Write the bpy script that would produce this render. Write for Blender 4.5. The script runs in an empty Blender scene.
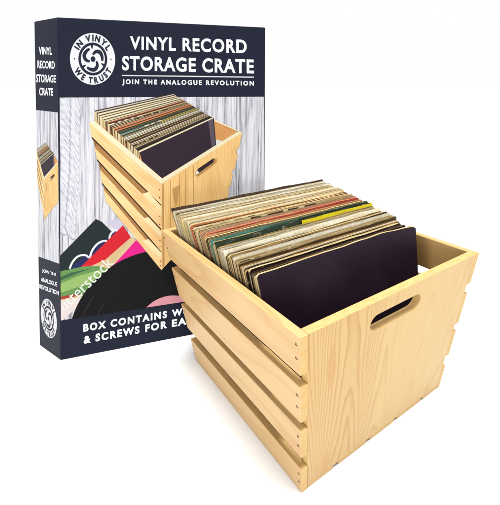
import bpy, bmesh, math, random
from mathutils import Vector, noise
random.seed(7)
C = bpy.context.scene.collection
SC = bpy.context.scene
R = math.radians

# ---------------- camera ----------------
cd = bpy.data.cameras.new("camera"); cam = bpy.data.objects.new("camera", cd); C.objects.link(cam)
SC.camera = cam
cd.sensor_fit = 'HORIZONTAL'; cd.sensor_width = 36; cd.lens = 28.8
cd.shift_x = -(288.61-250)/500; cd.shift_y = -(252.5-202.33)/500
cd.clip_start = 0.01; cd.clip_end = 500
cam.location = (0, 0, 0.6); cam.rotation_euler = (math.pi/2-0.28236, 0, 0)

# ---------------- light ----------------
W_ = bpy.data.worlds.new("World"); SC.world = W_; W_.use_nodes = True
bg = W_.node_tree.nodes['Background']; bg.inputs[0].default_value = (1, 1, 1, 1); bg.inputs[1].default_value = 1.0
def area(name, loc, target, size, power, col=(1, 1, 1), sy=None):
    l = bpy.data.lights.new(name, 'AREA'); l.energy = power; l.size = size; l.color = col
    if sy: l.shape = 'RECTANGLE'; l.size_y = sy
    o = bpy.data.objects.new(name, l); C.objects.link(o); o.location = loc
    o.rotation_euler = (Vector(target)-Vector(loc)).to_track_quat('-Z', 'Y').to_euler()
    return o
sl_ = bpy.data.lights.new("overhead_bank", 'SUN'); sl_.energy = 6.0; sl_.angle = R(22); sl_.color = (1, 1, 1)
so_ = bpy.data.objects.new("overhead_bank", sl_); C.objects.link(so_); so_.location = (0, 0, 3)
so_.rotation_euler = Vector((-.10, .16, -1)).to_track_quat('-Z', 'Y').to_euler()
area("softbox_right", (1.35, .02, .55), (0.25, 0.7, 0.25), 0.35, 1.6, (1, 1, 1), .8)
area("softbox_left", (-.75, -.35, .55), (-.05, .6, .12), 0.6, 7.2, (1, 1, 1))
area("softbox_front", (.55, -.8, .5), (0.0, 0.5, 0.12), 0.25, 6, (1, 1, 1))
SC.view_settings.view_transform = 'Standard'; SC.view_settings.look = 'None'
SC.view_settings.exposure = 0; SC.view_settings.gamma = 1

# ---------------- helpers ----------------
def lin(r, g, b):
    f = lambda c: (c/255/12.92) if c/255 <= .04045 else ((c/255+.055)/1.055)**2.4
    return (f(r), f(g), f(b), 1)

def frame(p):
    b = [Vector((p[0], p[1], 0)), Vector((p[2], p[3], 0)), Vector((p[4], p[5], 0))]
    t = [Vector((p[6], p[7], p[12])), Vector((p[8], p[9], p[12])), Vector((p[10], p[11], p[12]))]
    W = ((b[1]-b[0]).length+(t[1]-t[0]).length)/2
    D = ((b[2]-b[0]).length+(t[2]-t[0]).length)/2
    H = p[12]
    def M(U, V, Z):
        u, v, w = U/W, V/D, Z/H
        return (b[0]+(b[1]-b[0])*u+(b[2]-b[0])*v)*(1-w)+(t[0]+(t[1]-t[0])*u+(t[2]-t[0])*v)*w
    return M, W, D, H
MC, CW, CD, CH = frame([0.01993, 0.46569, 0.31397, 0.69304, -0.2106, 0.77499, 0.01292, 0.39403, 0.33007, 0.63926, -0.25412, 0.75234, 0.32441])
MB, BW, BD, BH = frame([-0.5199, 0.77563, -0.06455, 0.936, -0.60115, 0.83147, -0.47554, 0.89602, -0.05614, 1.04374, -0.55776, 0.95251, 0.7363])

def empty(name, loc, label, cat, group=None):
    o = bpy.data.objects.new(name, None); C.objects.link(o); o.location = loc; o.empty_display_size = .05
    o['label'] = label; o['category'] = cat
    if group: o['group'] = group
    return o

class MBd:
    """mesh collector: verts in world space, per-face colour, per-loop uv, per-face material"""
    def __init__(s): s.v = []; s.f = []; s.uv = []; s.c = []; s.m = []
    def face(s, pts, uvs=None, col=(1, 1, 1, 1), mi=0):
        i = len(s.v); s.v += [tuple(p) for p in pts]; s.f.append(tuple(range(i, i+len(pts))))
        s.uv.append(uvs or [(0, 0)]*len(pts)); s.c.append(col); s.m.append(mi)
    def build(s, name, mats, parent=None, origin=(0, 0, 0), bevel=0, merge=True, smooth=False):
        O = Vector(origin)
        me = bpy.data.meshes.new(name)
        me.from_pydata([tuple(Vector(v)-O) for v in s.v], [], s.f)
        me.uv_layers.new(name='UVMap'); me.color_attributes.new('Col', 'FLOAT_COLOR', 'CORNER')
        ul = me.uv_layers['UVMap']; ca = me.color_attributes['Col']
        k = 0
        for fi in range(len(s.f)):
            for j in range(len(s.f[fi])):
                ul.data[k].uv = s.uv[fi][j]; ca.data[k].color = s.c[fi]; k += 1
            me.polygons[fi].material_index = s.m[fi]
        for m in (mats if isinstance(mats, (list, tuple)) else [mats]): me.materials.append(m)
        if merge:
            bm = bmesh.new(); bm.from_mesh(me); bmesh.ops.remove_doubles(bm, verts=bm.verts, dist=1e-6)
            bmesh.ops.recalc_face_normals(bm, faces=bm.faces); bm.to_mesh(me); bm.free()
        o = bpy.data.objects.new(name, me); C.objects.link(o)
        if parent: o.parent = parent
        else: o.location = O
        if bevel:
            b = o.modifiers.new('bevel', 'BEVEL'); b.width = bevel; b.segments = 2; b.limit_method = 'ANGLE'; b.angle_limit = R(40)
        if smooth: me.shade_smooth()
        return o

def block(mb, M, U, V, Z, grain, seg=1, uo=None, wob=0):
    """box in frame coords; grain axis 0=U 1=V 2=Z gets uv.x"""
    if uo is None: uo = (random.uniform(0, 40), random.uniform(0, 40))
    lo = (U[0], V[0], Z[0]); hi = (U[1], V[1], Z[1])
    def P(a, b, c): return M(*[(lo[i], hi[i])[(a, b, c)[i]] for i in range(3)])
    def L(a, b, c): return [(lo[i], hi[i])[(a, b, c)[i]] for i in range(3)]
    oth = [i for i in range(3) if i != grain]
    for ax in range(3):
        o2 = [i for i in range(3) if i != ax]
        for s in (0, 1):
            cs = []
            for (p, q) in ((0, 0), (1, 0), (1, 1), (0, 1)):
                k = [0, 0, 0]; k[ax] = s; k[o2[0]] = p; k[o2[1]] = q; cs.append(k)
            if ax == grain:
                uv = [(L(*k)[oth[0]]+uo[0], L(*k)[oth[1]]+uo[1]) for k in cs]; mi = 1
            else:
                x = o2[0] if o2[0] != grain else o2[1]
                uv = [(L(*k)[grain]+uo[0], L(*k)[x]+uo[1]+.31*ax) for k in cs]; mi = 0
            mb.face([P(*k) for k in cs], uv, mi=mi)

# ---------------- materials ----------------
def mat(name, rough=.5, spec=.5, col=None):
    m = bpy.data.materials.new(name); m.use_nodes = True
    b = m.node_tree.nodes['Principled BSDF']; b.inputs['Roughness'].default_value = rough
    b.inputs['Specular IOR Level'].default_value = spec
    if col: b.inputs['Base Color'].default_value = col
    return m, m.node_tree, b
def nd(nt, typ, **k):
    n = nt.nodes.new(typ)
    for a, v in k.items(): setattr(n, a, v)
    return n
def mth(nt, op, a, b=None, c=None):
    n = nd(nt, 'ShaderNodeMath', operation=op)
    for i, x in enumerate((a, b, c)):
        if x is None: continue
        if isinstance(x, (int, float)): n.inputs[i].default_value = x
        else: nt.links.new(x, n.inputs[i])
    return n.outputs[0]
def mixc(nt, fac, a, b, mode='MIX'):
    n = nd(nt, 'ShaderNodeMix', data_type='RGBA', blend_type=mode)
    for i, x in ((0, fac), (6, a), (7, b)):
        if isinstance(x, (int, float, tuple)): n.inputs[i].default_value = x
        else: nt.links.new(x, n.inputs[i])
    return n.outputs[2]
def nz(nt, vec, scale, detail=3, rough=.55, dist=0):
    n = nd(nt, 'ShaderNodeTexNoise'); n.inputs['Scale'].default_value = scale
    n.inputs['Detail'].default_value = detail; n.inputs['Roughness'].default_value = rough
    n.inputs['Distortion'].default_value = dist
    nt.links.new(vec, n.inputs['Vector']); return n.outputs['Fac']
def ramp(nt, fac, stops):
    n = nd(nt, 'ShaderNodeValToRGB'); e = n.color_ramp.elements
    while len(e) < len(stops): e.new(.5)
    for i, (p, c) in enumerate(stops):
        e[i].position = p; e[i].color = c if isinstance(c, tuple) else (c, c, c, 1)
    nt.links.new(fac, n.inputs[0]); return n.outputs[0]
def mapv(nt, vec, sx, sy, sz=1, ox=0, oy=0):
    n = nd(nt, 'ShaderNodeMapping'); n.inputs['Scale'].default_value = (sx, sy, sz); n.inputs['Location'].default_value = (ox, oy, 0)
    nt.links.new(vec, n.inputs[0]); return n.outputs[0]

def pine(name, tone=(1, 1, 1), stave=0., ring=1.0, lw=.42):
    m, nt, b = mat(name, .42, .35)
    uv = nd(nt, 'ShaderNodeTexCoord').outputs['UV']
    sp = nd(nt, 'ShaderNodeSeparateXYZ'); nt.links.new(uv, sp.inputs[0])
    x, y = sp.outputs[0], sp.outputs[1]
    seam = None
    if stave:
        k = mth(nt, 'FLOOR', mth(nt, 'DIVIDE', y, stave))
        wn = nd(nt, 'ShaderNodeTexWhiteNoise', noise_dimensions='1D'); nt.links.new(k, wn.inputs['W'])
        rnd = wn.outputs['Value']
        x2 = mth(nt, 'ADD', x, mth(nt, 'MULTIPLY', rnd, 7.3)); y2 = mth(nt, 'ADD', y, mth(nt, 'MULTIPLY', rnd, 3.1))
        cb = nd(nt, 'ShaderNodeCombineXYZ'); nt.links.new(x2, cb.inputs[0]); nt.links.new(y2, cb.inputs[1]); vec = cb.outputs[0]
        fr = mth(nt, 'FRACT', mth(nt, 'DIVIDE', y, stave))
        seam = mth(nt, 'LESS_THAN', mth(nt, 'ABSOLUTE', mth(nt, 'SUBTRACT', fr, .5)), .494)
    else:
        vec = uv; rnd = None
    # growth rings: nested arches down the middle of each stave, or slow wandering lines on a slat
    mid = nz(nt, mapv(nt, vec, 5, 40), 1.0, 2, .5)
    if stave:
        yl = mth(nt, 'SUBTRACT', mth(nt, 'MULTIPLY', mth(nt, 'SUBTRACT', fr, .5), stave), mth(nt, 'MULTIPLY', mth(nt, 'SUBTRACT', rnd, .5), .03))
        low = nz(nt, mapv(nt, vec, 3, 10), 1.0, 2, .5)
        fld = mth(nt, 'ADD', mth(nt, 'ADD', mth(nt, 'MULTIPLY', mth(nt, 'MULTIPLY', yl, yl), 2300), mth(nt, 'MULTIPLY', x, 7)), mth(nt, 'ADD', mth(nt, 'MULTIPLY', low, 5), mth(nt, 'MULTIPLY', mid, 1.2)))
    else:
        low = nz(nt, mapv(nt, vec, 2.3, 13), 1.0, 1, .4)
        fld = mth(nt, 'ADD', mth(nt, 'MULTIPLY', low, 11*ring), mth(nt, 'MULTIPLY', mid, .9))
    sw = mth(nt, 'FRACT', fld)
    line = ramp(nt, sw, [(0, 0.15), (.55, .25), (.86, .9), (.94, 1.0), (1, 0.15)])
    fine = nz(nt, mapv(nt, vec, 9, 700), 1.0, 3, .6)
    blot = nz(nt, mapv(nt, vec, 5, 22), 1.0, 3, .5)
    t = tone
    c1 = (.465*t[0], .325*t[1], .132*t[2], 1); c2 = (.33*t[0], .162*t[1], .038*t[2], 1)
    c3 = (.41*t[0], .258*t[1], .085*t[2], 1)
    if stave:
        msk = ramp(nt, mth(nt, 'ADD', mth(nt, 'SUBTRACT', y, .527), mth(nt, 'MULTIPLY', mid, .05)), [(.14, 1.), (.22, .30), (.34, .22), (.40, .5)])
        line = mth(nt, 'MULTIPLY', line, msk)
    col = mixc(nt, mth(nt, 'MULTIPLY', line, lw), c1, c2)
    col = mixc(nt, ramp(nt, blot, [(.5, 0.), (.75, .5)]), col, c3)
    col = mixc(nt, ramp(nt, fine, [(.5, 0.), (.8, .35)]), col, c2)
    if stave:      # resin flames where the saw cut an arch lengthwise
        dn = nz(nt, mapv(nt, vec, 20, 120), 1.0, 3, .6)
        for (fz, fu, A_, B_) in ((.245, .052, .045, .0085), (.035, .050, .040, .0075), (.205, .106, .030, .004), (.135, .098, .035, .0028), (.02, .33, .03, .004)):
            ex_ = mth(nt, 'DIVIDE', mth(nt, 'SUBTRACT', x, 3.17+fz), A_); ey_ = mth(nt, 'DIVIDE', mth(nt, 'SUBTRACT', y, .527+fu), B_)
            d2_ = mth(nt, 'ADD', mth(nt, 'ADD', mth(nt, 'MULTIPLY', ex_, ex_), mth(nt, 'MULTIPLY', ey_, ey_)), mth(nt, 'MULTIPLY', mth(nt, 'SUBTRACT', dn, .5), 1.6))
            col = mixc(nt, ramp(nt, d2_, [(.45, .75), (1., 0.)]), col, (.375, .195, .05, 1))
    else:
        oi = nd(nt, 'ShaderNodeObjectInfo').outputs['Random']
        col = mixc(nt, mth(nt, 'MULTIPLY', oi, .55), col, c3)
    if stave:
        col = mixc(nt, mth(nt, 'MULTIPLY', rnd, .22), col, c3)
        col = mixc(nt, mth(nt, 'MULTIPLY', mth(nt, 'SUBTRACT', 1., seam), .4), col, (.42, .22, .07, 1))
    nt.links.new(col, b.inputs['Base Color'])
    bp = nd(nt, 'ShaderNodeBump'); bp.inputs['Strength'].default_value = .12; bp.inputs['Distance'].default_value = .002
    nt.links.new(fine, bp.inputs['Height']); nt.links.new(bp.outputs[0], b.inputs['Normal'])
    return m
pine_panel = pine('pine_panel', (.97, .965, .93), .093, .8, 1.)
pine_slat = pine('pine_slat', (1.05, 1.01, 1.12), 0, .45, .5)
pine_base = pine('pine_base', (.95, .92, .85), 0, .6)
def endgrain():
    m, nt, b = mat('pine_end_grain', .6, .3)
    uv = nd(nt, 'ShaderNodeTexCoord').outputs['UV']
    n = nz(nt, mapv(nt, uv, 60, 160), 1, 3)
    nt.links.new(ramp(nt, n, [(.3, (.42, .26, .09, 1)), (.7, (.48, .325, .13, 1))]), b.inputs['Base Color'])
    return m
pine_end = endgrain()
steel = mat('screw_steel', .45, .3, (.045, .026, .014, 1))[0]

def floor_mat():
    m, nt, b = mat('white_paper', .9, .1)
    n = nz(nt, nd(nt, 'ShaderNodeTexCoord').outputs['Object'], 60, 3)
    nt.links.new(ramp(nt, n, [(.3, (.61, .61, .61, 1)), (.7, (.62, .62, .62, 1))]), b.inputs['Base Color'])
    return m
def attr_mat(name, rough, spec, wear=0., grain=0., dim=1, warm=True, streak=False):
    """colour from the face attribute, with printed mottling and worn card edges"""
    m, nt, b = mat(name, rough, spec)
    a = nd(nt, 'ShaderNodeVertexColor', layer_name='Col').outputs['Color']
    uv = nd(nt, 'ShaderNodeTexCoord').outputs['UV']
    col = a
    if dim != 1: col = mixc(nt, 1., col, (dim, dim*(.965 if warm else 1), dim*(.86 if warm else 1), 1), 'MULTIPLY')
    if grain:
        n = nz(nt, mapv(nt, uv, 220, 260), 1, 4, .65)
        col = mixc(nt, ramp(nt, n, [(.40, 0.), (.75, grain)]), col, (.55, .47, .36, 1), 'MULTIPLY')
        n3 = nz(nt, mapv(nt, uv, 16, 14), 1, 3, .6)
        col = mixc(nt, ramp(nt, n3, [(.48, 0.), (.66, grain)]), col, (.86, .76, .58, 1), 'MULTIPLY')
    if streak:
        n = nz(nt, mapv(nt, uv, 1.2, 30), 1, 4, .6, .3)
        col = mixc(nt, ramp(nt, n, [(.45, 0.), (.62, .5)]), col, (.80, .66, .48, 1), 'MULTIPLY')
        n = nz(nt, mapv(nt, uv, 1, 3), 1, 2)
        col = mixc(nt, ramp(nt, n, [(.4, 0.), (.65, .7)]), col, (.86, .78, .66, 1), 'MULTIPLY')
    if wear:
        n = nz(nt, mapv(nt, uv, 45, 90), 1, 4, .7)
        col = mixc(nt, ramp(nt, n, [(.58, 0.), (.66, wear)]), col, (.40, .34, .24, 1))
    nt.links.new(col, b.inputs['Base Color'])
    return m
card = attr_mat('card_sleeve', .5, .15, wear=.3, grain=.8, dim=.66)
card_edge = attr_mat('card_sleeve_edge', .8, .1, wear=.3, grain=.8, dim=.66)
print_mat = attr_mat('printed_card', .5, .1, grain=.2, dim=.52, warm=False)
print_wood = attr_mat('printed_pine', .5, .1, dim=.74, warm=False, streak=True)
navy_front = mat('navy_card', .5, .2)[0]
def navy():
    m, nt, b = mat('navy_card', .45, .05)
    n = nz(nt, nd(nt, 'ShaderNodeTexCoord').outputs['Object'], 300, 3)
    nt.links.new(ramp(nt, n, [(.3, (.008, .0097, .018, 1)), (.7, (.0096, .0115, .021, 1))]), b.inputs['Base Color'])
    return m
navy_front = navy()
def lettering():
    m, nt, b = mat('white_print', .5, .2)
    co = nd(nt, 'ShaderNodeTexCoord').outputs['Object']
    n = nz(nt, mapv(nt, co, 900, 900, 160), 1, 3, .7)
    nt.links.new(ramp(nt, n, [(.54, (.66, .67, .69, 1)), (.62, (.14, .155, .20, 1))]), b.inputs['Base Color'])
    return m
white_worn = lettering()
white_print = mat('white_print_clean', .5, .1, (.66, .67, .69, 1))[0]
dark_print = mat('navy_print', .5, .05, (.0105, .0125, .023, 1))[0]
def whitewash():
    m, nt, b = mat('printed_whitewashed_boards', .5, .25)
    uv = nd(nt, 'ShaderNodeTexCoord').outputs['UV']
    sp = nd(nt, 'ShaderNodeSeparateXYZ'); nt.links.new(uv, sp.inputs[0])
    k = mth(nt, 'FLOOR', mth(nt, 'DIVIDE', sp.outputs[0], .078))
    wn = nd(nt, 'ShaderNodeTexWhiteNoise', noise_dimensions='1D'); nt.links.new(k, wn.inputs['W'])
    y2 = mth(nt, 'ADD', sp.outputs[1], mth(nt, 'MULTIPLY', wn.outputs['Value'], 5))
    cb = nd(nt, 'ShaderNodeCombineXYZ'); nt.links.new(sp.outputs[0], cb.inputs[0]); nt.links.new(y2, cb.inputs[1])
    v = cb.outputs[0]
    a = nz(nt, mapv(nt, v, 120, 5), 1, 6, .72, .8)
    c = nz(nt, mapv(nt, v, 420, 8), 1, 4, .7)
    d = nz(nt, mapv(nt, v, 30, 6), 1, 2)
    col = ramp(nt, a, [(.34, (.04, .04, .045, 1)), (.41, (.18, .18, .20, 1)), (.48, (.32, .325, .352, 1)), (.62, (.44, .44, .465, 1))])
    col = mixc(nt, ramp(nt, c, [(.52, 0.), (.68, .75)]), col, (.15, .145, .16, 1))
    col = mixc(nt, ramp(nt, d, [(.45, 0.), (.75, .5)]), col, (.42, .395, .40, 1))
    fr = mth(nt, 'FRACT', mth(nt, 'DIVIDE', sp.outputs[0], .078))
    g = mth(nt, 'LESS_THAN', fr, .022)
    col = mixc(nt, mth(nt, 'MULTIPLY', g, .8), col, (.07, .07, .09, 1))
    nt.links.new(col, b.inputs['Base Color'])
    return m
boards = whitewash()

# ---------------- setting ----------------
fl = MBd(); s = 120
fl.face([(-s, -s, 0), (s, -s, 0), (s, s, 0), (-s, s, 0)])
g = fl.build('floor', floor_mat()); g['kind'] = 'structure'

# ---------------- crate ----------------
cb_ = (MC(0, 0, 0)+MC(CW, CD, 0))/2
crate = empty('wooden_crate', cb_, 'slatted pale pine crate with a handle slot, packed with records, standing before the carton', 'crate')
TS = .0125; TP = .0135; ZB = .0085
RZ = [(0, .0605), (.0895, .1515), (.170, .2395), (.261, CH)]
def end_panel(name, v0, v1):
    u0, u1, z0, z1 = TS, CW-TS, ZB, CH
    hu0, hu1, hz0, hz1 = .121, .2325, .2705, .2995
    if name == 'back_panel': pass
    r = (hz1-hz0)/2; cu, cz = (hu0+hu1)/2, (hz0+hz1)/2
    hole = []
    for k in range(13):
        a = -math.pi/2+math.pi*k/12; hole.append((hu1-r+r*math.cos(a), cz+r*math.sin(a)))
    for k in range(13):
        a = math.pi/2+math.pi*k/12; hole.append((hu0+r+r*math.cos(a), cz+r*math.sin(a)))
    outer = []
    for (x, z) in hole:
        dx, dz = x-cu, z-cz
        s_ = min(((u1-cu) if dx > 0 else (cu-u0))/max(abs(dx), 1e-9), ((z1-cz) if dz > 0 else (cz-z0))/max(abs(dz), 1e-9))
        outer.append([cu+dx*s_, cz+dz*s_])
    for cx, cz_ in ((u0, z0), (u1, z0), (u1, z1), (u0, z1)):
        i = min(range(len(outer)), key=lambda i: (outer[i][0]-cx)**2+(outer[i][1]-cz_)**2)
        outer[i] = [cx, cz_]
    mb = MBd(); n = len(hole); of = (3.17, 5*.093+.062)
    uv = lambda p: (p[1]+of[0], p[0]+of[1])
    for i in range(n):
        j = (i+1) % n
        for v in (v0, v1):
            mb.face([MC(p[0], v, p[1]) for p in (hole[i], hole[j], outer[j], outer[i])], [uv(p) for p in (hole[i], hole[j], outer[j], outer[i])])
        mb.face([MC(hole[i][0], v0, hole[i][1]), MC(hole[j][0], v0, hole[j][1]), MC(hole[j][0], v1, hole[j][1]), MC(hole[i][0], v1, hole[i][1])],
                [(hole[i][0]+1, hole[i][1]), (hole[j][0]+1, hole[j][1]), (hole[j][0]+1, v1-v0+hole[j][1]), (hole[i][0]+1, v1-v0+hole[i][1])], mi=1)
        mb.face([MC(outer[i][0], v0, outer[i][1]), MC(outer[j][0], v0, outer[j][1]), MC(outer[j][0], v1, outer[j][1]), MC(outer[i][0], v1, outer[i][1])],
                [(outer[i][0], 0), (outer[j][0], 0), (outer[j][0], v1-v0), (outer[i][0], v1-v0)], mi=1)
    return mb.build(name, [pine_panel, pine_end], crate, cb_, bevel=.0009)
end_panel('front_panel', 0, TP)
end_panel('back_panel', CD-TP, CD)
screw_me = []
def screw(parent, U, V, Z, side):
    c = MC(U, V, Z); nrm = (MC(U+side*.01, V, Z)-c).normalized()
    q = nrm.to_track_quat('Z', 'Y'); mb = MBd(); n = 14; r = .0022
    ring = [c+nrm*.0003+q @ Vector((r*math.cos(2*math.pi*k/n), r*math.sin(2*math.pi*k/n), 0)) for k in range(n)]
    base = [p-nrm*.0012 for p in ring]; rin = [c+nrm*.0003+q @ Vector((.6*r*math.cos(2*math.pi*k/n), .6*r*math.sin(2*math.pi*k/n), 0)) for k in range(n)]
    low = [p-nrm*.0006 for p in rin]
    for k in range(n):
        j = (k+1) % n
        mb.face([base[k], base[j], ring[j], ring[k]]); mb.face([ring[k], ring[j], rin[j], rin[k]]); mb.face([rin[k], rin[j], low[j], low[k]])
    mb.face(low)
    mb.build('screw', steel, parent, cb_)
for side in (0, 1):
    for (z0, z1) in RZ:
        mb = MBd(); u = (0, TS) if side == 0 else (CW-TS, CW)
        block(mb, MC, u, (0, CD), (z0, z1), 1)
        sl = mb.build('side_slat', [pine_slat, pine_end], crate, cb_, bevel=.0011)
        for v in (.0068, CD-.0068):
            for f in ((.40, .74) if z1 < .3 else (.42, .78)):
                screw(sl, u[side], v, z0+(z1-z0)*f, -1 if side == 0 else 1)
for (a, b) in ((TS, .0706), (.0815, .152), (.1615, .2313), (.2403, .3163), (.3242, CW-TS)):
    mb = MBd(); block(mb, MC, (a, b), (.0004, CD-.0004), (0.0004, ZB-.0003), 1)
    mb.build('base_board', [pine_base, pine_end], crate, cb_, bevel=.0008)

# ---------------- records ----------------
cr, wh, br, bk, ol = lin(232, 220, 184), lin(238, 236, 224), lin(92, 66, 44), lin(34, 27, 24), lin(98, 84, 50)
tan, red, sal, org = lin(196, 168, 118), lin(164, 66, 52), lin(206, 124, 96), lin(208, 134, 78)
grn, dgn, teal, yel, gry = lin(92, 108, 74), lin(46, 62, 48), lin(72, 134, 138), lin(226, 214, 28), lin(150, 150, 140)
blu, khk, dbr, crm2 = lin(184, 196, 200), lin(186, 178, 128), lin(58, 40, 30), lin(222, 204, 158)
# front to back: (description, face colour or [(end fraction, colour)...], edge colour, thickness, height offset)
RL = [
 ('cream', cr, crm2, .0036, .002), ('tan', tan, cr, .0030, .000), ('thin dark brown', dbr, tan, .0030, .002),
 ('thick black', bk, dbr, .0072, .000), ('black with a cream edge', bk, cr, .0050, .003),
 ('black', bk, tan, .0052, .001), ('dark grey', lin(70, 66, 62), cr, .0044, .002), ('cream', cr, wh, .0034, .001),
 ('dark olive', lin(66, 56, 34), tan, .0050, .002), ('cream with small black print', [(.06, bk), (.08, cr), (.11, bk), (.13, cr), (.16, bk), (.2, cr), (.26, bk), (.28, cr), (.32, bk), (.34, cr), (1, cr)], cr, .0036, .003),
 ('brown', br, crm2, .0040, .000), ('white', wh, wh, .0046, .004), ('dark brown', dbr, tan, .0040, .001),
 ('tan', tan, cr, .0036, .002), ('olive', ol, cr, .0034, .000), ('bright white', lin(246, 246, 240), wh, .0056, .005),
 ('pale blue grey', blu, wh, .0044, .001), ('worn white', wh, wh, .0040, .002),
 ('grey green', lin(110, 112, 96), crm2, .0036, .000),
 ('yellow right half and dark green left half', [(.47, dgn), (.49, bk), (1, yel)], dgn, .0054, .0062),
 ('grey printed with small pale pictures', [(.2, teal), (.3, lin(90, 96, 88)), (.36, wh), (.39, lin(96, 84, 70)), (.43, wh), (.47, lin(70, 60, 52)), (.52, cr), (1, lin(116, 112, 84))], khk, .0052, .003),
 ('turquoise left half and green right half', [(.32, teal), (.5, lin(70, 104, 96)), (1, dgn)], lin(120, 130, 100), .0056, .0055),
 ('dark green', dgn, khk, .0036, .001), ('olive green', grn, cr, .0034, .001),
 ('orange tan', org, cr, .0044, .003), ('deep red', red, sal, .0050, .0045), ('salmon pink', sal, cr, .0046, .001),
 ('dusty pink', lin(204, 150, 132), cr, .0040, .003), ('thin black', bk, tan, .0030, .001),
 ('cream with dark printed dashes', [(.3, crm2), (.36, br), (.4, cr), (.5, br), (.53, cr), (.6, dbr), (.64, cr), (.72, br), (1, tan)], cr, .0048, .003),
 ('brown and white striped', [(.06, wh), (.1, br), (.14, wh), (.18, br), (.22, wh), (.26, br), (.3, wh), (.34, br), (.4, cr), (1, tan)], cr, .0044, .001),
 ('red brown', lin(120, 58, 40), crm2, .0036, .001), ('orange red', lin(190, 108, 76), crm2, .0036, .003),
 ('cream', cr, wh, .0046, .001), ('off white', wh, wh, .0060, .003), ('khaki', khk, cr, .0036, .001),
 ('white', wh, wh, .0056, .004), ('greenish cream', lin(214, 214, 180), cr, .0044, .001), ('pale cream', cr, wh, .0050, .003),
 ('khaki grey', lin(176, 172, 140), wh, .0034, .000), ('white', lin(240, 238, 228), wh, .0060, .004),
 ('cream', crm2, wh, .0040, .000), ('pale grey', lin(200, 198, 186), wh, .0040, .002), ('white', wh, wh, .0044, .003),
 ('dark brown speckled', lin(74, 56, 44), dbr, .0044, .006),
]
_x = []
for i_, r_ in enumerate(RL):
    _x.append((r_[0], r_[1], r_[2], r_[3]*.66, r_[4]))
    if i_ % 2 == 1 and i_ > 5: _x.append(random.choice([('pale yellowed', lin(226, 208, 160), br, .0024, .003), ('dark olive brown', lin(80, 66, 42), cr, .0022, .002), ('tan', tan, br, .0026, .0005), ('pale brown', lin(168, 136, 98), cr, .0026, .001), ('cream', crm2, tan, .0026, .002), ('brown', br, tan, .0024, .001)]))
RL = _x
LAND = {'red brown': 'the red brown one', 'yellow right half and dark green left half': 'the yellow and green one', 'deep red': 'the deep red one', 'bright white': 'the bright white one', 'thick black': 'the thick black one'}
ORD = ['', 'directly', 'second', 'third', 'fourth', 'fifth', 'sixth', 'seventh', 'eighth', 'ninth', 'tenth', 'eleventh', 'twelfth', 'thirteenth', 'fourteenth', 'fifteenth', 'sixteenth', 'seventeenth', 'eighteenth', 'nineteenth', 'twentieth', 'twenty-first', 'twenty-second', 'twenty-third', 'twenty-fourth', 'twenty-fifth', 'twenty-sixth', 'twenty-seventh', 'twenty-eighth', 'twenty-ninth', 'thirtieth']
tot = sum(r[3] for r in RL); n = len(RL)
VF, VBk = .117, .395          # top-left V of first and last sleeve
gap = ((VBk-VF)-tot)/n
def lerp(a, b, t): return a+(b-a)*t
def sleeve(name, uL, uR, vL, vR, zt, th, cols, edge, lean, bow=0., mats=(None, None), zt2=None, label='', origin=None, nz_=4, uv0=None, nu=14, rough_top=.0012, rc=.004):
    """sleeve as a thin bowed box in crate coords; top tilted back by lean"""
    mb = MBd(); z0 = .0095
    if zt2 is None: zt2 = zt
    if not isinstance(cols, list): cols = [(1, cols)]
    us = sorted(set([i/nu for i in range(nu+1)]+[c[0] for c in cols]+[rc/(uR-uL), 1-rc/(uR-uL)])); us = [u for u in us if 0 <= u <= 1]
    def colat(u):
        for e, c in cols:
            if u <= e+1e-6: return c
        return cols[-1][1]
    ph = random.uniform(0, 99)
    def pt(u, w, off):
        U = lerp(uL, uR, u); zz = lerp(zt, zt2, u)
        du = min(u, 1-u)*(uR-uL)
        top = zz-(max(0, 1-du/rc)**2)*rc*.8+rough_top*(noise.noise(Vector((u*9, ph, 0))))
        Z = lerp(z0, top, w)
        V = lerp(vL, vR, u)-lean*(zz-Z)+off-bow*(max(0, u-.72)/.28)**2*(1-.25*w)
        V += .0012*noise.noise(Vector((u*3, w*2, ph)))
        return MC(U, V, Z)
    ws = [0, .45, .8, .92, 1]
    q = random.uniform(0, 9) if uv0 is None else uv0; et = random.choice((.2, .35, .5, .75, 1)); etop = (edge[0]*et, edge[1]*et*.93, edge[2]*et*.85, 1)
    e2 = random.choice((.3, .5, .7, .95)); edge = (edge[0]*e2, edge[1]*e2*.93, edge[2]*e2*.82, 1)
    def grid(off, flip):
        for i in range(len(us)-1):
            for j in range(len(ws)-1):
                P = [(us[i], ws[j]), (us[i+1], ws[j]), (us[i+1], ws[j+1]), (us[i], ws[j+1])]
                mb.face([pt(a, b, off) for a, b in P], [(a*.33+q, b*.33+q) for a, b in P], colat((us[i]+us[i+1])/2))
    grid(0, 0); grid(th, 1)
    dk = (edge[0]*.25, edge[1]*.22, edge[2]*.18, 1)
    for i in range(len(us)-1):        # top edge (closed fold) and bottom
        for w in (0, 1):
            P = [(us[i], 0), (us[i+1], 0), (us[i+1], th), (us[i], th)]
            mb.face([pt(a, w, o_) for a, o_ in P], [(a*.33+q, o_) for a, o_ in P], etop, 1)
    for j in range(len(ws)-1):        # open mouths: card, dark slit, card
        for u in (0, 1):
            for (a, b, c) in ((0, .28, edge), (.28, .45, dk), (.45, .72, cr if u == 0 else edge), (.72, 1, edge)):
                P = [(ws[j], a*th), (ws[j+1], a*th), (ws[j+1], b*th), (ws[j], b*th)]
                mb.face([pt(u, w, o_) for w, o_ in P], [(w*.33+q, o_) for w, o_ in P], c, 1)
    O = pt(.5, 0, th/2)
    o = mb.build(name, mats, None, O)
    o['label'] = label; o['category'] = 'record'; o['group'] = 'record sleeves packed in the crate'
    return o
LEAN = .16
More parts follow.
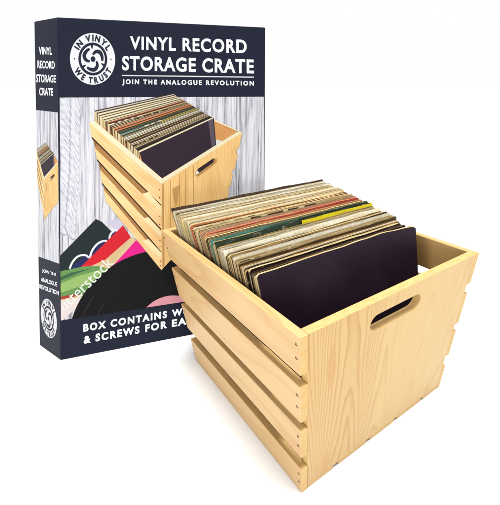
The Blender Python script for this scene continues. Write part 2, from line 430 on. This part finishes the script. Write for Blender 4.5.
black_cover = mat('aubergine_gloss_card', .38, .4)[0]
def cover():
    m, nt, b = mat('aubergine_card', .42, .16)
    n = nz(nt, nd(nt, 'ShaderNodeTexCoord').outputs['Object'], 260, 4, .7)
    base = ramp(nt, n, [(.3, (.0075, .0035, .0085, 1)), (.75, (.013, .006, .014, 1))])
    uv = nd(nt, 'ShaderNodeTexCoord').outputs['UV']; sp = nd(nt, 'ShaderNodeSeparateXYZ'); nt.links.new(uv, sp.inputs[0])
    # faint rubbed patches, as on a handled sleeve
    rb = ramp(nt, nz(nt, mapv(nt, uv, 14, 9), 1, 4, .65), [(.5, 0.), (.75, .07)])
    st = ramp(nt, nz(nt, mapv(nt, uv, 90, 60), 1, 3, .6), [(.3, .3), (.7, 1.)])
    col = mixc(nt, mth(nt, 'MULTIPLY', rb, st), base, (.085, .06, .075, 1))
    nt.links.new(col, b.inputs['Base Color'])
    return m
sleeve('record_sleeve', .0185, .3300, .1105, .102, .3525, .0032, bk, cr, .20, bow=.018, mats=(cover(), card_edge), zt2=.3585, nu=40, uv0=0,
       label='plain glossy black purple record sleeve at the very front of the packed crate')
v = VF; names = [r[0] for r in RL]; li = {k: names.index(k) for k in LAND}
for i, (ds, cols, edge, th, dz) in enumerate(RL):
    t = i/(n-1)
    uL = .0185+random.uniform(0, .004); uR = lerp(.345, .362, t)+random.uniform(-.006, .003)
    if 2 <= i <= 5: uR = .3335+random.uniform(-.001, .002)
    zt = lerp(.3435, .3665, t)+dz*1.0+random.uniform(-.001, .001); zt2 = lerp(.351, .3845, t)+dz+random.uniform(-.003, .002)
    vL = v; vR = lerp(.106, .352, (v-VF)/(VBk-VF))
    cand = [(abs(i-k), k, nm) for nm, k in li.items() ]
    d_, k_, nm = min(cand)
    if i == n-1: lab = 'dark brown speckled record sleeve at the very back of the crate, behind all others'
    elif d_ == 0: lab = {'red brown': 'dull red brown record sleeve with the orange red one right behind it',
                         'yellow right half and dark green left half': 'record sleeve whose top is yellow on the right half and dark green on the left',
                         'deep red': 'deep red record sleeve between an orange tan one and a salmon pink one',
                         'bright white': 'thick bright white record sleeve between an olive one and a pale blue grey one',
                         'thick black': 'thickest black record sleeve, fifth from the front of the packed crate'}[nm]
    else:
        w_ = 'behind' if i > k_ else 'in front of'
        lab = '%s record sleeve, %s %s %s' % (ds, ORD[d_], w_, LAND[nm])
    sleeve('record_sleeve', uL, uR, vL, vR, zt, th, cols, edge, LEAN+random.uniform(-.018, .022), bow=0, mats=(card, card_edge), zt2=zt2, label=lab,
           rough_top=.0016, rc=random.choice((.0015, .002, .0035)))
    v += th+gap

# ---------------- carton ----------------
bb = (MB(0, 0, 0)+MB(BW, BD, 0))/2
box = empty('product_box', bb, 'tall navy cardboard carton printed with a record crate and white lettering, standing behind the crate', 'box')
mb = MBd(); block(mb, MB, (0, BW), (0, BD), (0, BH), 2)
mb.build('carton_body', [navy_front, navy_front], box, bb, bevel=.0012)
HF = [0.0017781861304463071, -4.310093909986725e-05, -0.09665876446997523, -0.0004013748087547675, -0.0020520982018498134, 0.7658796855611727, -0.0006723919065558831, -0.00017716558612721644]
HS = [-0.004704011334225993, 4.629009045489232e-05, 0.26868356158976586, 0.0018302182359114794, -0.0025258956343802985, 0.7990835347695342, 0.0030501605212595122, -0.00036457969584909554]
HM = [0.6650366191673124, -0.027826336443658437, -7.1878549399377505, 0.06437968521006548, 0.6144917492049523, -21.08967440293826, 0.0006075945969013404, -0.0001335633233883922, 1.0]
HMS = [0.00910766668461888, -0.011285626631727977, 29.08092406461315, -0.1346191899609881, 0.10085255172369312, 119.2307830828608, -0.0009045065107862373, -0.00029018474244005797, 1.0]
def hom(h, x, y):
    w = h[6]*x+h[7]*y+1; return ((h[0]*x+h[1]*y+h[2])/w, (h[3]*x+h[4]*y+h[5])/w)
# artwork layout sheets: layout units -> (U,Z) on the front, (V,Z) on the side of the carton
LAY = .00012
def front(x, y, k): u, z = hom(HF, x, y); return MB(min(max(u, .001), BW-.001), -.0002-k*LAY, z)
def side(x, y, k): v_, z = hom(HS, x, y); return MB(-.0002-k*LAY, min(max(v_, .001), BD-.001), z)
def fuv(x, y): return hom(HF, x, y)
def suv(x, y): a, b_ = hom(HS, x, y); return (a+.5, b_)

def clip(poly, ymax=None, xmax=None):
    return poly
def sheet(name, polys, mp, mats, uvf=None):
    m_ = MBd()
    for pl in polys:
        pts, col, k = pl[0], pl[1], pl[2]; mi = pl[3] if len(pl) > 3 else 0
        m_.face([mp(x, y, k) for x, y in pts], pl[4] if len(pl) > 4 else [uvf(x, y) if uvf else (0, 0) for x, y in pts], col, mi)
    return m_.build(name, mats, box, bb, merge=False)

# picture of the crate, reused by both faces; crate drawn in its own layout units
def crate_picture(T, k0):
    A = lambda pts: [T(x, y) for x, y in pts]
    SU = lambda pts: [((x*.78+y*.63)/90, (y*.78-x*.63)/90) for x, y in pts]
    PU = lambda pts: [(y/90+5, x/90) for x, y in pts]
    P = []
    side_c, side_d = lin(222, 188, 136), lin(176, 128, 76)
    panel_c, rim, dk = lin(214, 178, 118), lin(244, 232, 196), lin(60, 36, 20)
    # interior + back
    iv = [(162, 228), (300, 192), (400, 222), (479, 252), (302, 340)]; P.append((A(iv), lin(190, 140, 84), k0, 1, SU(iv)))
    P.append((A([(408, 262), (432, 267), (424, 274), (404, 280)]), lin(226, 224, 216), k0+.6))
    # records as bands
    m_ = 62; rr = random.Random(3)
    L0, L1, Q0, Q1 = (170, 208), (256, 281), (322, 177), (411, 223)
    cl = [RL[int((1-i/m_)*(n-1))][1] for i in range(m_)]
    for i in range(m_):
        a, b_ = i/m_, (i+1)/m_
        pts = [(lerp(L0[0], L1[0], a), lerp(L0[1], L1[1], a)), (lerp(Q0[0], Q1[0], a), lerp(Q0[1], Q1[1], a)),
               (lerp(Q0[0], Q1[0], b_), lerp(Q0[1], Q1[1], b_)), (lerp(L0[0], L1[0], b_), lerp(L0[1], L1[1], b_))]
        c = cl[i]
        sh_ = rr.uniform(.7, 1.25)
        if not isinstance(c, list): c = (c[0]*sh_, c[1]*sh_*.97, c[2]*sh_*.9, 1)
        if isinstance(c, list):
            e0 = 0
            for e, cc in c:
                f = lambda p, q_, s_: (lerp(p[0], q_[0], s_), lerp(p[1], q_[1], s_))
                P.append((A([f(pts[0], pts[1], e0), f(pts[0], pts[1], e), f(pts[3], pts[2], e), f(pts[3], pts[2], e0)]), cc, k0+1)); e0 = e
        else: P.append((A(pts), c, k0+1))
        P.append((A([pts[0], pts[3], (pts[3][0]+2, pts[3][1]+26), (pts[0][0]+3, pts[0][1]+30)]), rr.choice((tan, cr, dbr, br, crm2)), k0+.8))
        if i % 3 == 1: P.append((A([(pts[0][0], pts[0][1]-.6), (pts[1][0], pts[1][1]-.6), (pts[1][0], pts[1][1]+.6), (pts[0][0], pts[0][1]+.6)]), dbr, k0+1.3))
    P.append((A([(256, 279), (413, 222.5), (418, 275), (302, 331), (262, 299)]), lin(46, 32, 46), k0+2))
    P.append((A([(400, 228), (411, 224), (416, 275), (408, 279)]), lin(92, 82, 92), k0+2.4))
    P.append((A([(254, 279), (412, 221), (413, 223), (256, 281.5)]), cr, k0+2.4))
    # slats
    sl = [((299.7, 339.6), (302, 379), (167, 252), (162, 228.5)), ((301, 390), (301.5, 421), (178, 290), (172.5, 269.5)),
          ((301.6, 433.6), (302, 461), (188, 330), (184, 307)), ((302, 472), (302, 492), (195.5, 361.5), (191, 340.6))]
    P.append((A([(168, 250), (302, 376), (308, 486), (198, 355)]), lin(150, 104, 60), k0+2.6))
    for i, (a, b_, c, d) in enumerate(sl):
        P.append((A([a, b_, c, d]), side_c, k0+3.2, 1, SU([a, b_, c, d])))
        if i:
            P.append((A([a, (a[0]+6, a[1]-4), (a[0]-26, a[1]-38), (a[0]-38, a[1]-36)]), lin(252, 232, 178), k0+3.6))
            P.append((A([(a[0]-34, a[1]-34), (a[0]-26, a[1]-38), (d[0]+6, d[1]-8), d]), side_d, k0+3.0))
            pv = sl[i-1]
            P.append((A([(pv[1][0], pv[1][1]-1), (pv[1][0], pv[1][1]+2), (pv[2][0], pv[2][1]+2), (pv[2][0], pv[2][1]-1)]), dk, k0+3.4))
    # front panel with notches
    pp_ = [(300, 339.6), (479.6, 252), (470.8, 282), (466, 283), (464, 293), (468.5, 293), (459, 323), (454, 325), (452, 333), (456, 331.7), (449.7, 354),
                 (446, 356), (444, 365), (446.2, 364), (439.6, 386.7), (422, 399), (397, 417), (370, 438), (339, 461), (308, 487), (302, 492)]
    P.append((A(pp_), panel_c, k0+3.8, 1, PU(pp_)))
    for x in (318, 336, 349, 366): P.append((A([(x, 342-(x-300)*.487), (x+1.6, 342-(x-300)*.487), (x+3, 470-(x-310)*.765), (x+1.2, 471-(x-310)*.765)]), lin(198, 152, 88), k0+4.1))
    P.append((A([(322, 350), (338, 344), (334, 372), (330, 384), (326, 372)]), lin(202, 156, 92), k0+4.1))
    P.append((A([(302, 341), (305, 339), (308, 486), (304, 490)]), lin(196, 148, 88), k0+4.2))
    # rim and handle
    P.append((A([(162, 228.5), (170, 224), (301.7, 330), (471, 249), (479.6, 252), (299.7, 339.6)]), rim, k0+4.6))
    P.append((A([(414, 229), (416, 226), (479.6, 252), (470, 250)]), rim, k0+4.6))
    P.append((A([(370.5, 325), (376, 317), (410, 299.5), (418, 300), (419, 306), (412, 312), (378, 331), (372, 331)]), lin(190, 142, 84), k0+4.6))
    P.append((A([(372, 325), (377, 317), (412, 299), (411, 307), (380, 324), (375, 327)]), lin(44, 28, 36), k0+5))
    P.append((A([(371, 326), (375, 320), (379.5, 324.5), (373, 327.5)]), lin(240, 240, 236), k0+5.3))
    for (x, y) in ((296, 349), (297, 364), (298, 397), (298, 411), (298.6, 439.5), (298.8, 450), (299.5, 476), (299.6, 484)):
        P.append((A([(x-1, y-1.2), (x+1, y-1), (x+1, y+1.2), (x-1, y+1)]), lin(110, 70, 40), k0+4.2))
    return P

def circ(cx, cy, rx, ry, a0=0, a1=360, m_=40):
    return [(cx+rx*math.cos(R(a0+(a1-a0)*i/m_)), cy+ry*math.sin(R(a0+(a1-a0)*i/m_))) for i in range(m_+(0 if a1-a0 == 360 else 1))]

def band_y_bot(x): return lerp(318.7, 301.0, (x-70)/117.)      # upper limit of the lower navy band
def cut(poly):
    """clip a polygon against the lower navy band and the left edge of the artwork"""
    def half(poly, ins, inter):
        out = []
        for i in range(len(poly)):
            a, b_ = poly[i-1], poly[i]
            ia, ib = ins(a), ins(b_)
            if ib:
                if not ia: out.append(inter(a, b_))
                out.append(b_)
            elif ia: out.append(inter(a, b_))
        return out
    def bis(g):
        def inter(a, b_):
            lo, hi = (a, b_) if g(a) else (b_, a)
            for _ in range(30):
                m_ = ((lo[0]+hi[0])/2, (lo[1]+hi[1])/2)
                if g(m_): lo = m_
                else: hi = m_
            return lo
        return inter
    for gg in ((lambda p: p[1] <= band_y_bot(p[0])), (lambda p: p[0] >= 58.6+(p[1]-16.4)*.0082+.35), (lambda p: p[0] <= 264.5), (lambda p: p[1] >= 97)):
        poly = half(poly, gg, bis(gg))
        if not poly: break
    return poly

navyc = lin(33, 38, 58)
# whitewashed board picture, front
def gridpoly(x0, x1, yt, yb, k, nx=6):
    out = []
    for i in range(nx):
        a, b_ = lerp(x0, x1, i/nx), lerp(x0, x1, (i+1)/nx)
        out.append(([(a, yt(a)), (b_, yt(b_)), (b_, yb(b_)), (a, yb(a))], (1, 1, 1, 1), k))
    return out
sheet('board_picture', gridpoly(58.2, 264.9, lambda x: 96.4-(x-58)*.003, lambda x: band_y_bot(x), 0), front, boards, fuv)
P = []
# rope
rr = random.Random(5)
def oval(cx, cy, a_, b_, th, n_=22):
    return [(cx+a_*math.cos(2*math.pi*i/n_)*math.cos(th)-b_*math.sin(2*math.pi*i/n_)*math.sin(th),
             cy+a_*math.cos(2*math.pi*i/n_)*math.sin(th)+b_*math.sin(2*math.pi*i/n_)*math.cos(th)) for i in range(n_)]
for i in range(19):
    y = 100+i*7.1; xc = 69.0-max(0, i-10)*.45
    for (ox, oy, th, sh) in ((-4.6, -2, .92, 0), (4.8, 1.6, 1.1, 1)):
        k_ = 1+i*.1+sh*.05
        P.append((cut(oval(xc+ox, y+oy, 9.6, 3.7, th)), lin(158, 160, 174), k_))
        P.append((cut(oval(xc+ox+.3, y+oy-.4, 9.3, 3.3, th)), lin(200, 202, 213), k_+.02))
        P.append((cut(oval(xc+ox+.6, y+oy-.9, 8.6, 2.3, th)), lin(224, 225, 232), k_+.04))
        for j in range(6):
            o_ = -2.6+j*1.0
            P.append((cut(oval(xc+ox-o_*math.sin(th)+rr.uniform(-1, 1), y+oy+o_*math.cos(th)+rr.uniform(-1, 1), rr.uniform(3, 6.5), .22, th+rr.uniform(-.15, .15))), lin(*rr.choice(((180, 182, 196), (240, 241, 245), (168, 170, 186)))), k_+.045))
# fanned sleeves and a record at the foot of the picture
P += [(cut(p), c, k) for p, c, k in (
    ([(96, 217), (102, 220), (118, 236), (84, 268), (60, 285), (60, 254.8)], lin(30, 42, 44), 3),
    ([(60, 272), (69, 268), (96, 246), (114, 231), (120, 223), (128, 234), (84, 268), (60, 290)], lin(34, 40, 92), 3.3),
    ([(106.4, 218), (127, 218), (117, 231)], lin(206, 202, 222), 3.4),
    ([(81, 266), (123, 223.5), (131, 235.6), (106.4, 258), (92, 268)], lin(214, 32, 46), 3.8),
    ([(84, 268), (106, 258), (131, 235.6), (139, 240), (112, 270), (98, 284)], lin(216, 188, 140), 3.9),
    ([(60, 270), (84, 265), (98, 264.5), (107, 267), (98, 282), (86, 295), (60, 299)], lin(104, 150, 84), 4.2),
    ([(60, 283), (78, 275), (98, 269), (106, 268), (92, 281), (70, 289), (60, 292)], lin(150, 186, 108), 4.4),
    ([(60, 276), (72, 271), (92, 267), (78, 272), (60, 280)], lin(58, 104, 70), 4.5),
    ([(60, 296), (74, 293), (88, 294), (60, 303)], lin(168, 62, 54), 4.5),
    ([(60, 299), (88, 293), (102, 278), (132, 235.5), (137, 239), (110, 270), (84, 301), (62, 320), (60, 320)], lin(222, 196, 150), 4.8),
    ([(60, 300), (78, 297), (88, 294), (84, 301), (62, 322), (60, 322)], lin(226, 214, 212), 5),
    ([(136, 238.5), (148, 249), (122, 264), (106, 272.5)], lin(232, 30, 142), 5.2),
    (circ(167, 343, 97, 95, m_=90), lin(9, 8, 11), 5.8),
    (circ(173, 330, 35, 35, m_=60), lin(226, 156, 166), 6.6))]
for r_ in (60, 74, 87):      # groove glints on the record
    a = circ(167, 343, r_+.4, r_-1.2, 188, 214, 24); b_ = circ(167, 343, r_, r_-1.7, 188, 214, 24)
    for i in range(len(a)-1): P.append((cut([a[i], a[i+1], b_[i+1], b_[i]]), lin(60, 58, 62), 6.2))
# scalloped white line over the blue sleeve
sc = [(70.5, 267), (73.5, 260), (79, 254.5), (86, 253.5), (90, 256), (92.5, 249), (98, 242), (105, 239), (109.5, 241), (110, 234), (114, 229), (118, 228)]
_s = []
for i in range(len(sc)-1):
    p0, p1, p2, p3 = sc[max(i-1, 0)], sc[i], sc[i+1], sc[min(i+2, len(sc)-1)]
    for j in range(5):
        t_ = j/5
        _s.append(tuple(.5*((2*p1[q])+(-p0[q]+p2[q])*t_+(2*p0[q]-5*p1[q]+4*p2[q]-p3[q])*t_**2+(-p0[q]+3*p1[q]-3*p2[q]+p3[q])*t_**3) for q in (0, 1)))
sc = _s+[sc[-1]]
for (x0, y0), (x1, y1) in zip(sc, sc[1:]):
    dx, dy = y0-y1, x1-x0; l_ = math.hypot(dx, dy); dx, dy = dx/l_*1.0, dy/l_*1.0
    P.append((cut([(x0-dx, y0-dy), (x1-dx, y1-dy), (x1+dx, y1+dy), (x0+dx, y0+dy)]), lin(236, 238, 246), 3.7))
P = [q_ for q_ in P if len(q_[0]) > 2]
sheet('sleeve_picture', P, front, print_mat)
sheet('crate_picture', [q_ for q_ in crate_picture(lambda x, y: hom(HM, x, y), 7)], front, [print_mat, print_wood])
# side face pictures
sheet('side_board_picture', [([(36.0, 110), (57.9, 112.5), (59.7, 263.9), (37.6, 256)], (1, 1, 1, 1), 0)], side, boards, suv)
def cut_side(poly):
    out = [(min(max(x, 34.9+(y-21)*.016), 57.6+(y-16)*.0082), y) for x, y in poly]
    return out
sheet('side_crate_picture', [(cut_side(p[0]),)+tuple(p[1:]) for p in crate_picture(lambda x, y: hom(HMS, x, y), 1)], side, [print_mat, print_wood])

# ---- lettering ----
def glyphs(txt, bold=.018, spacing=1.0):
    cu = bpy.data.curves.new('t', 'FONT'); cu.body = txt; cu.offset = bold; cu.space_character = spacing; cu.resolution_u = 4
    ob = bpy.data.objects.new('t', cu); C.objects.link(ob)
    bpy.context.view_layer.update(); dg = bpy.context.evaluated_depsgraph_get(); dg.update()
    me = bpy.data.meshes.new_from_object(ob.evaluated_get(dg), depsgraph=dg)
    V = [(v_.co.x, v_.co.y) for v_ in me.vertices]; F = [tuple(p.vertices) for p in me.polygons]
    bpy.data.objects.remove(ob); bpy.data.curves.remove(cu); bpy.data.meshes.remove(me)
    return V, F
def bbox(V): xs = [p[0] for p in V]; ys = [p[1] for p in V]; return min(xs), max(xs), min(ys), max(ys)
def raw(name, V3, F, m_):
    me = bpy.data.meshes.new(name); me.from_pydata([tuple(Vector(p)-bb) for p in V3], [], F); me.materials.append(m_)
    o = bpy.data.objects.new(name, me); C.objects.link(o); o.parent = box; return o
def line_text(txt, ref, tl, tr, bl, br_, mp, k, bold=.018, spacing=1.0):
    """fit txt so that the width of ref spans the quad; quad corners in layout units"""
    bpy.context.view_layer.update()
    V, F = glyphs(txt, bold, spacing); Vr, _ = glyphs(ref, bold, spacing)
    x0, x1, y0, y1 = bbox(Vr); out = []
    for x, y in V:
        s_ = (x-x0)/(x1-x0); t_ = (y-y0)/(y1-y0)
        a = (lerp(tl[0], tr[0], s_), lerp(tl[1], tr[1], s_)); b_ = (lerp(bl[0], br_[0], s_), lerp(bl[1], br_[1], s_))
        out.append(mp(lerp(b_[0], a[0], t_), lerp(b_[1], a[1], t_), k))
    return out, F
def text_part(name, specs, mp, m_, k=1):
    VV, FF = [], []
    for sp_ in specs:
        V, F = line_text(*sp_[:6], mp, k, *(sp_[6:])); o_ = len(VV); VV += V; FF += [tuple(i+o_ for i in f) for f in F]
    raw(name, VV, FF, m_)
def spec(txt, x0, x1, yl0, yl1, yr0, yr1, bold=.018, ref=None, sp_=1.0):
    return (txt, ref or txt, (x0, yl0), (x1, yr0), (x0, yl1), (x1, yr1), bold, sp_)
text_part('title_lettering', [spec('VINYL RECORD', 129.4, 248.2, 36.6, 49.4, 40.2, 53.6, .028, sp_=1.14), spec('STORAGE CRATE', 121.4, 255.2, 55.6, 69.8, 59.4, 73.2, .028, sp_=1.12)], front, white_worn)
text_part('subtitle_lettering', [spec('JOIN THE ANALOGUE REVOLUTION', 121.8, 255.0, 78.5, 84.6, 80.4, 86.2, .03, sp_=1.4)], front, white_print)
text_part('contents_lettering', [spec('BOX CONTAINS', 85.0, 166.8, 323.9, 331.8, 310.6, 318.0, .04, sp_=1.3), spec('WOOD', 171.6, 206.0, 309.8, 317.2, 304.6, 311.6, .04, sp_=1.25),
                                 spec('& SCREWS FOR', 85.4, 166.8, 336.2, 344.2, 320.8, 328.6, .04, sp_=1.3), spec('EASY', 171.6, 200.0, 320.0, 327.7, 315.2, 322.6, .04, sp_=1.25)], front, white_print)
sheet('title_rule', [([(121.3, 74.3), (255.1, 76.1), (255.1, 77.2), (121.3, 75.3)], lin(225, 226, 230), 1)], front, print_mat)
text_part('side_title_lettering', [spec('VINYL', 39.0, 52.0, 46.8, 54.4, 47.6, 54.8, .02), spec('RECORD', 37.6, 54.8, 60.4, 68.2, 61.4, 68.8, .02),
                                   spec('STORAGE', 36.4, 55.8, 74.2, 82.4, 75.2, 82.6, .02), spec('CRATE', 39.4, 53.0, 87.6, 95.4, 88.4, 95.6, .02)], side, white_print)
text_part('side_subtitle_lettering', [spec('JOIN THE', 42.4, 56.2, 268.8, 272.8, 273.2, 277.2, .012), spec('ANALOGUE', 41.2, 57.2, 277.0, 281.2, 282.4, 286.6, .012),
                                      spec('REVOLUTION', 39.6, 58.9, 284.0, 288.2, 291.2, 295.4, .012)], side, white_print)
# pale wording printed across the picture
V, F = glyphs('shutterstock', 0.0, 1.0); x0, x1, y0, y1 = bbox(V)
A0, A1 = (56.0, 321.0), (114.5, 262.0); L_ = math.hypot(A1[0]-A0[0], A1[1]-A0[1]); ex = ((A1[0]-A0[0])/L_, (A1[1]-A0[1])/L_); ey = (ex[1], -ex[0]); s_ = L_/(x1-x0)
pp = [(A0[0]+ex[0]*(x-x0)*s_+ey[0]*y*s_, A0[1]+ex[1]*(x-x0)*s_+ey[1]*y*s_) for x, y in V]
keep = [f for f in F if all(pp[i][0] > 61.4 and pp[i][1] < band_y_bot(pp[i][0]) for i in f)]
raw('picture_lettering', [front(x, y, 6.9) for x, y in pp], keep, mat('pale_print', .5, .2, (.42, .43, .40, 1))[0])

# ---- round badge ----
def badge(cu_, cz_, rx, rz, put, fl=1):
    """badge in unit-disc coords; put(U,Z,layer) -> world"""
    a = lambda x, y, k: put(cu_+x*rx*fl, cz_+y*rz, k)
    m_ = MBd()
    def disc(r_, col, k, n_=48): m_.face([a(r_*math.cos(2*math.pi*i/n_), r_*math.sin(2*math.pi*i/n_), k) for i in range(n_)], None, col)
    wc, nc = lin(232, 233, 236), lin(33, 38, 58)
    disc(1, wc, 1); disc(.64, nc, 1.8); disc(.53, wc, 2.6)
    for q_ in range(3):     # three curved slots of the adapter
        b0 = math.pi/2+q_*2*math.pi/3+.35
        cen = []
        for i in range(13):
            t_ = i/12; an = b0+t_*1.75; rad = .415-.25*max(0, (t_-.45)/.55)**1.6
            cen.append((rad*math.cos(an), rad*math.sin(an), .045+.035*math.sin(math.pi*t_)))
        L_ = []; Q_ = []
        for i, (x, y, w_) in enumerate(cen):
            x2, y2, _ = cen[min(i+1, 12)]; x1_, y1_, _ = cen[max(i-1, 0)]
            dx, dy = x2-x1_, y2-y1_; l_ = math.hypot(dx, dy)
            L_.append((x-dy/l_*w_, y+dx/l_*w_)); Q_.append((x+dy/l_*w_, y-dx/l_*w_))
        for i in range(12): m_.face([a(*p, 3.4) for p in (L_[i], L_[i+1], Q_[i+1], Q_[i])], None, nc)
        # notch cut in the rim between arms
        an = b0-.28
        m_.face([a(r_*math.cos(an+d_), r_*math.sin(an+d_), 3.4) for r_, d_ in ((.56, -.10), (.56, .12), (.40, .08), (.40, -.02))], None, nc)
    disc(.11, nc, 4.2, 20)
    for x in (-.81, .81):
        m_.face([a(x+.03*math.cos(i*.785), .03*math.sin(i*.785), 2) for i in range(8)], None, nc)
    o = m_.build('badge', print_mat, box, bb, merge=False)
    for txt, top in (('IN VINYL', True), ('WE TRUST', False)):
        VV, FF = [], []
        adv = []; 
        for ch in txt:
            if ch == ' ': adv.append((None, None, .40)); continue
            V, F = glyphs(ch, .055); x0, x1, y0, y1 = bbox(V); adv.append((V, F, (x1-x0)+.16))
        tw = sum(x[2] for x in adv); sc_ = .235/.72
        span = R(128) if top else R(132)
        pos = 0
        for (V, F, w_) in adv:
            mid = (pos+w_/2)/tw-.5; pos += w_
            if V is None: continue
            x0, x1, y0, y1 = bbox(V); sx = span*.82/tw
            th = math.pi/2-mid*span if top else -math.pi/2+mid*span
            o_ = len(VV)
            for x, y in V:
                dx = (x-(x0+x1)/2)*sx*.93; dy = (y-.36)*sc_
                if top: X = (.82+dy)*math.cos(th)+dx*math.sin(th); Y = (.82+dy)*math.sin(th)-dx*math.cos(th)
                else: X = (.82-dy)*math.cos(th)-dx*math.sin(th); Y = (.82-dy)*math.sin(th)+dx*math.cos(th)
                VV.append(a(X, Y, 2.4))
            FF += [tuple(i+o_ for i in f) for f in F]
        raw('badge_lettering', VV, FF, dark_print).parent = o
bu, bz = hom(HF, 91.6, 58.8)
badge(bu, bz, .0453, .0525, lambda u, z, k: MB(u, -.0002-k*LAY, z))
sv, sz = hom(HS, 48.8, 318.4)
sa = hom(HS, 40.9, 313.6); sb = hom(HS, 56.9, 323.2); st = hom(HS, 48.8, 299.8); s2 = hom(HS, 48.8, 337.6)
badge(sv, sz, abs(sa[0]-sb[0])/2, abs(st[1]-s2[1])/2, lambda v_, z, k: MB(-.0002-k*LAY, v_, z), -1)

# ---------------- render ----------------
SC.render.engine = 'CYCLES'
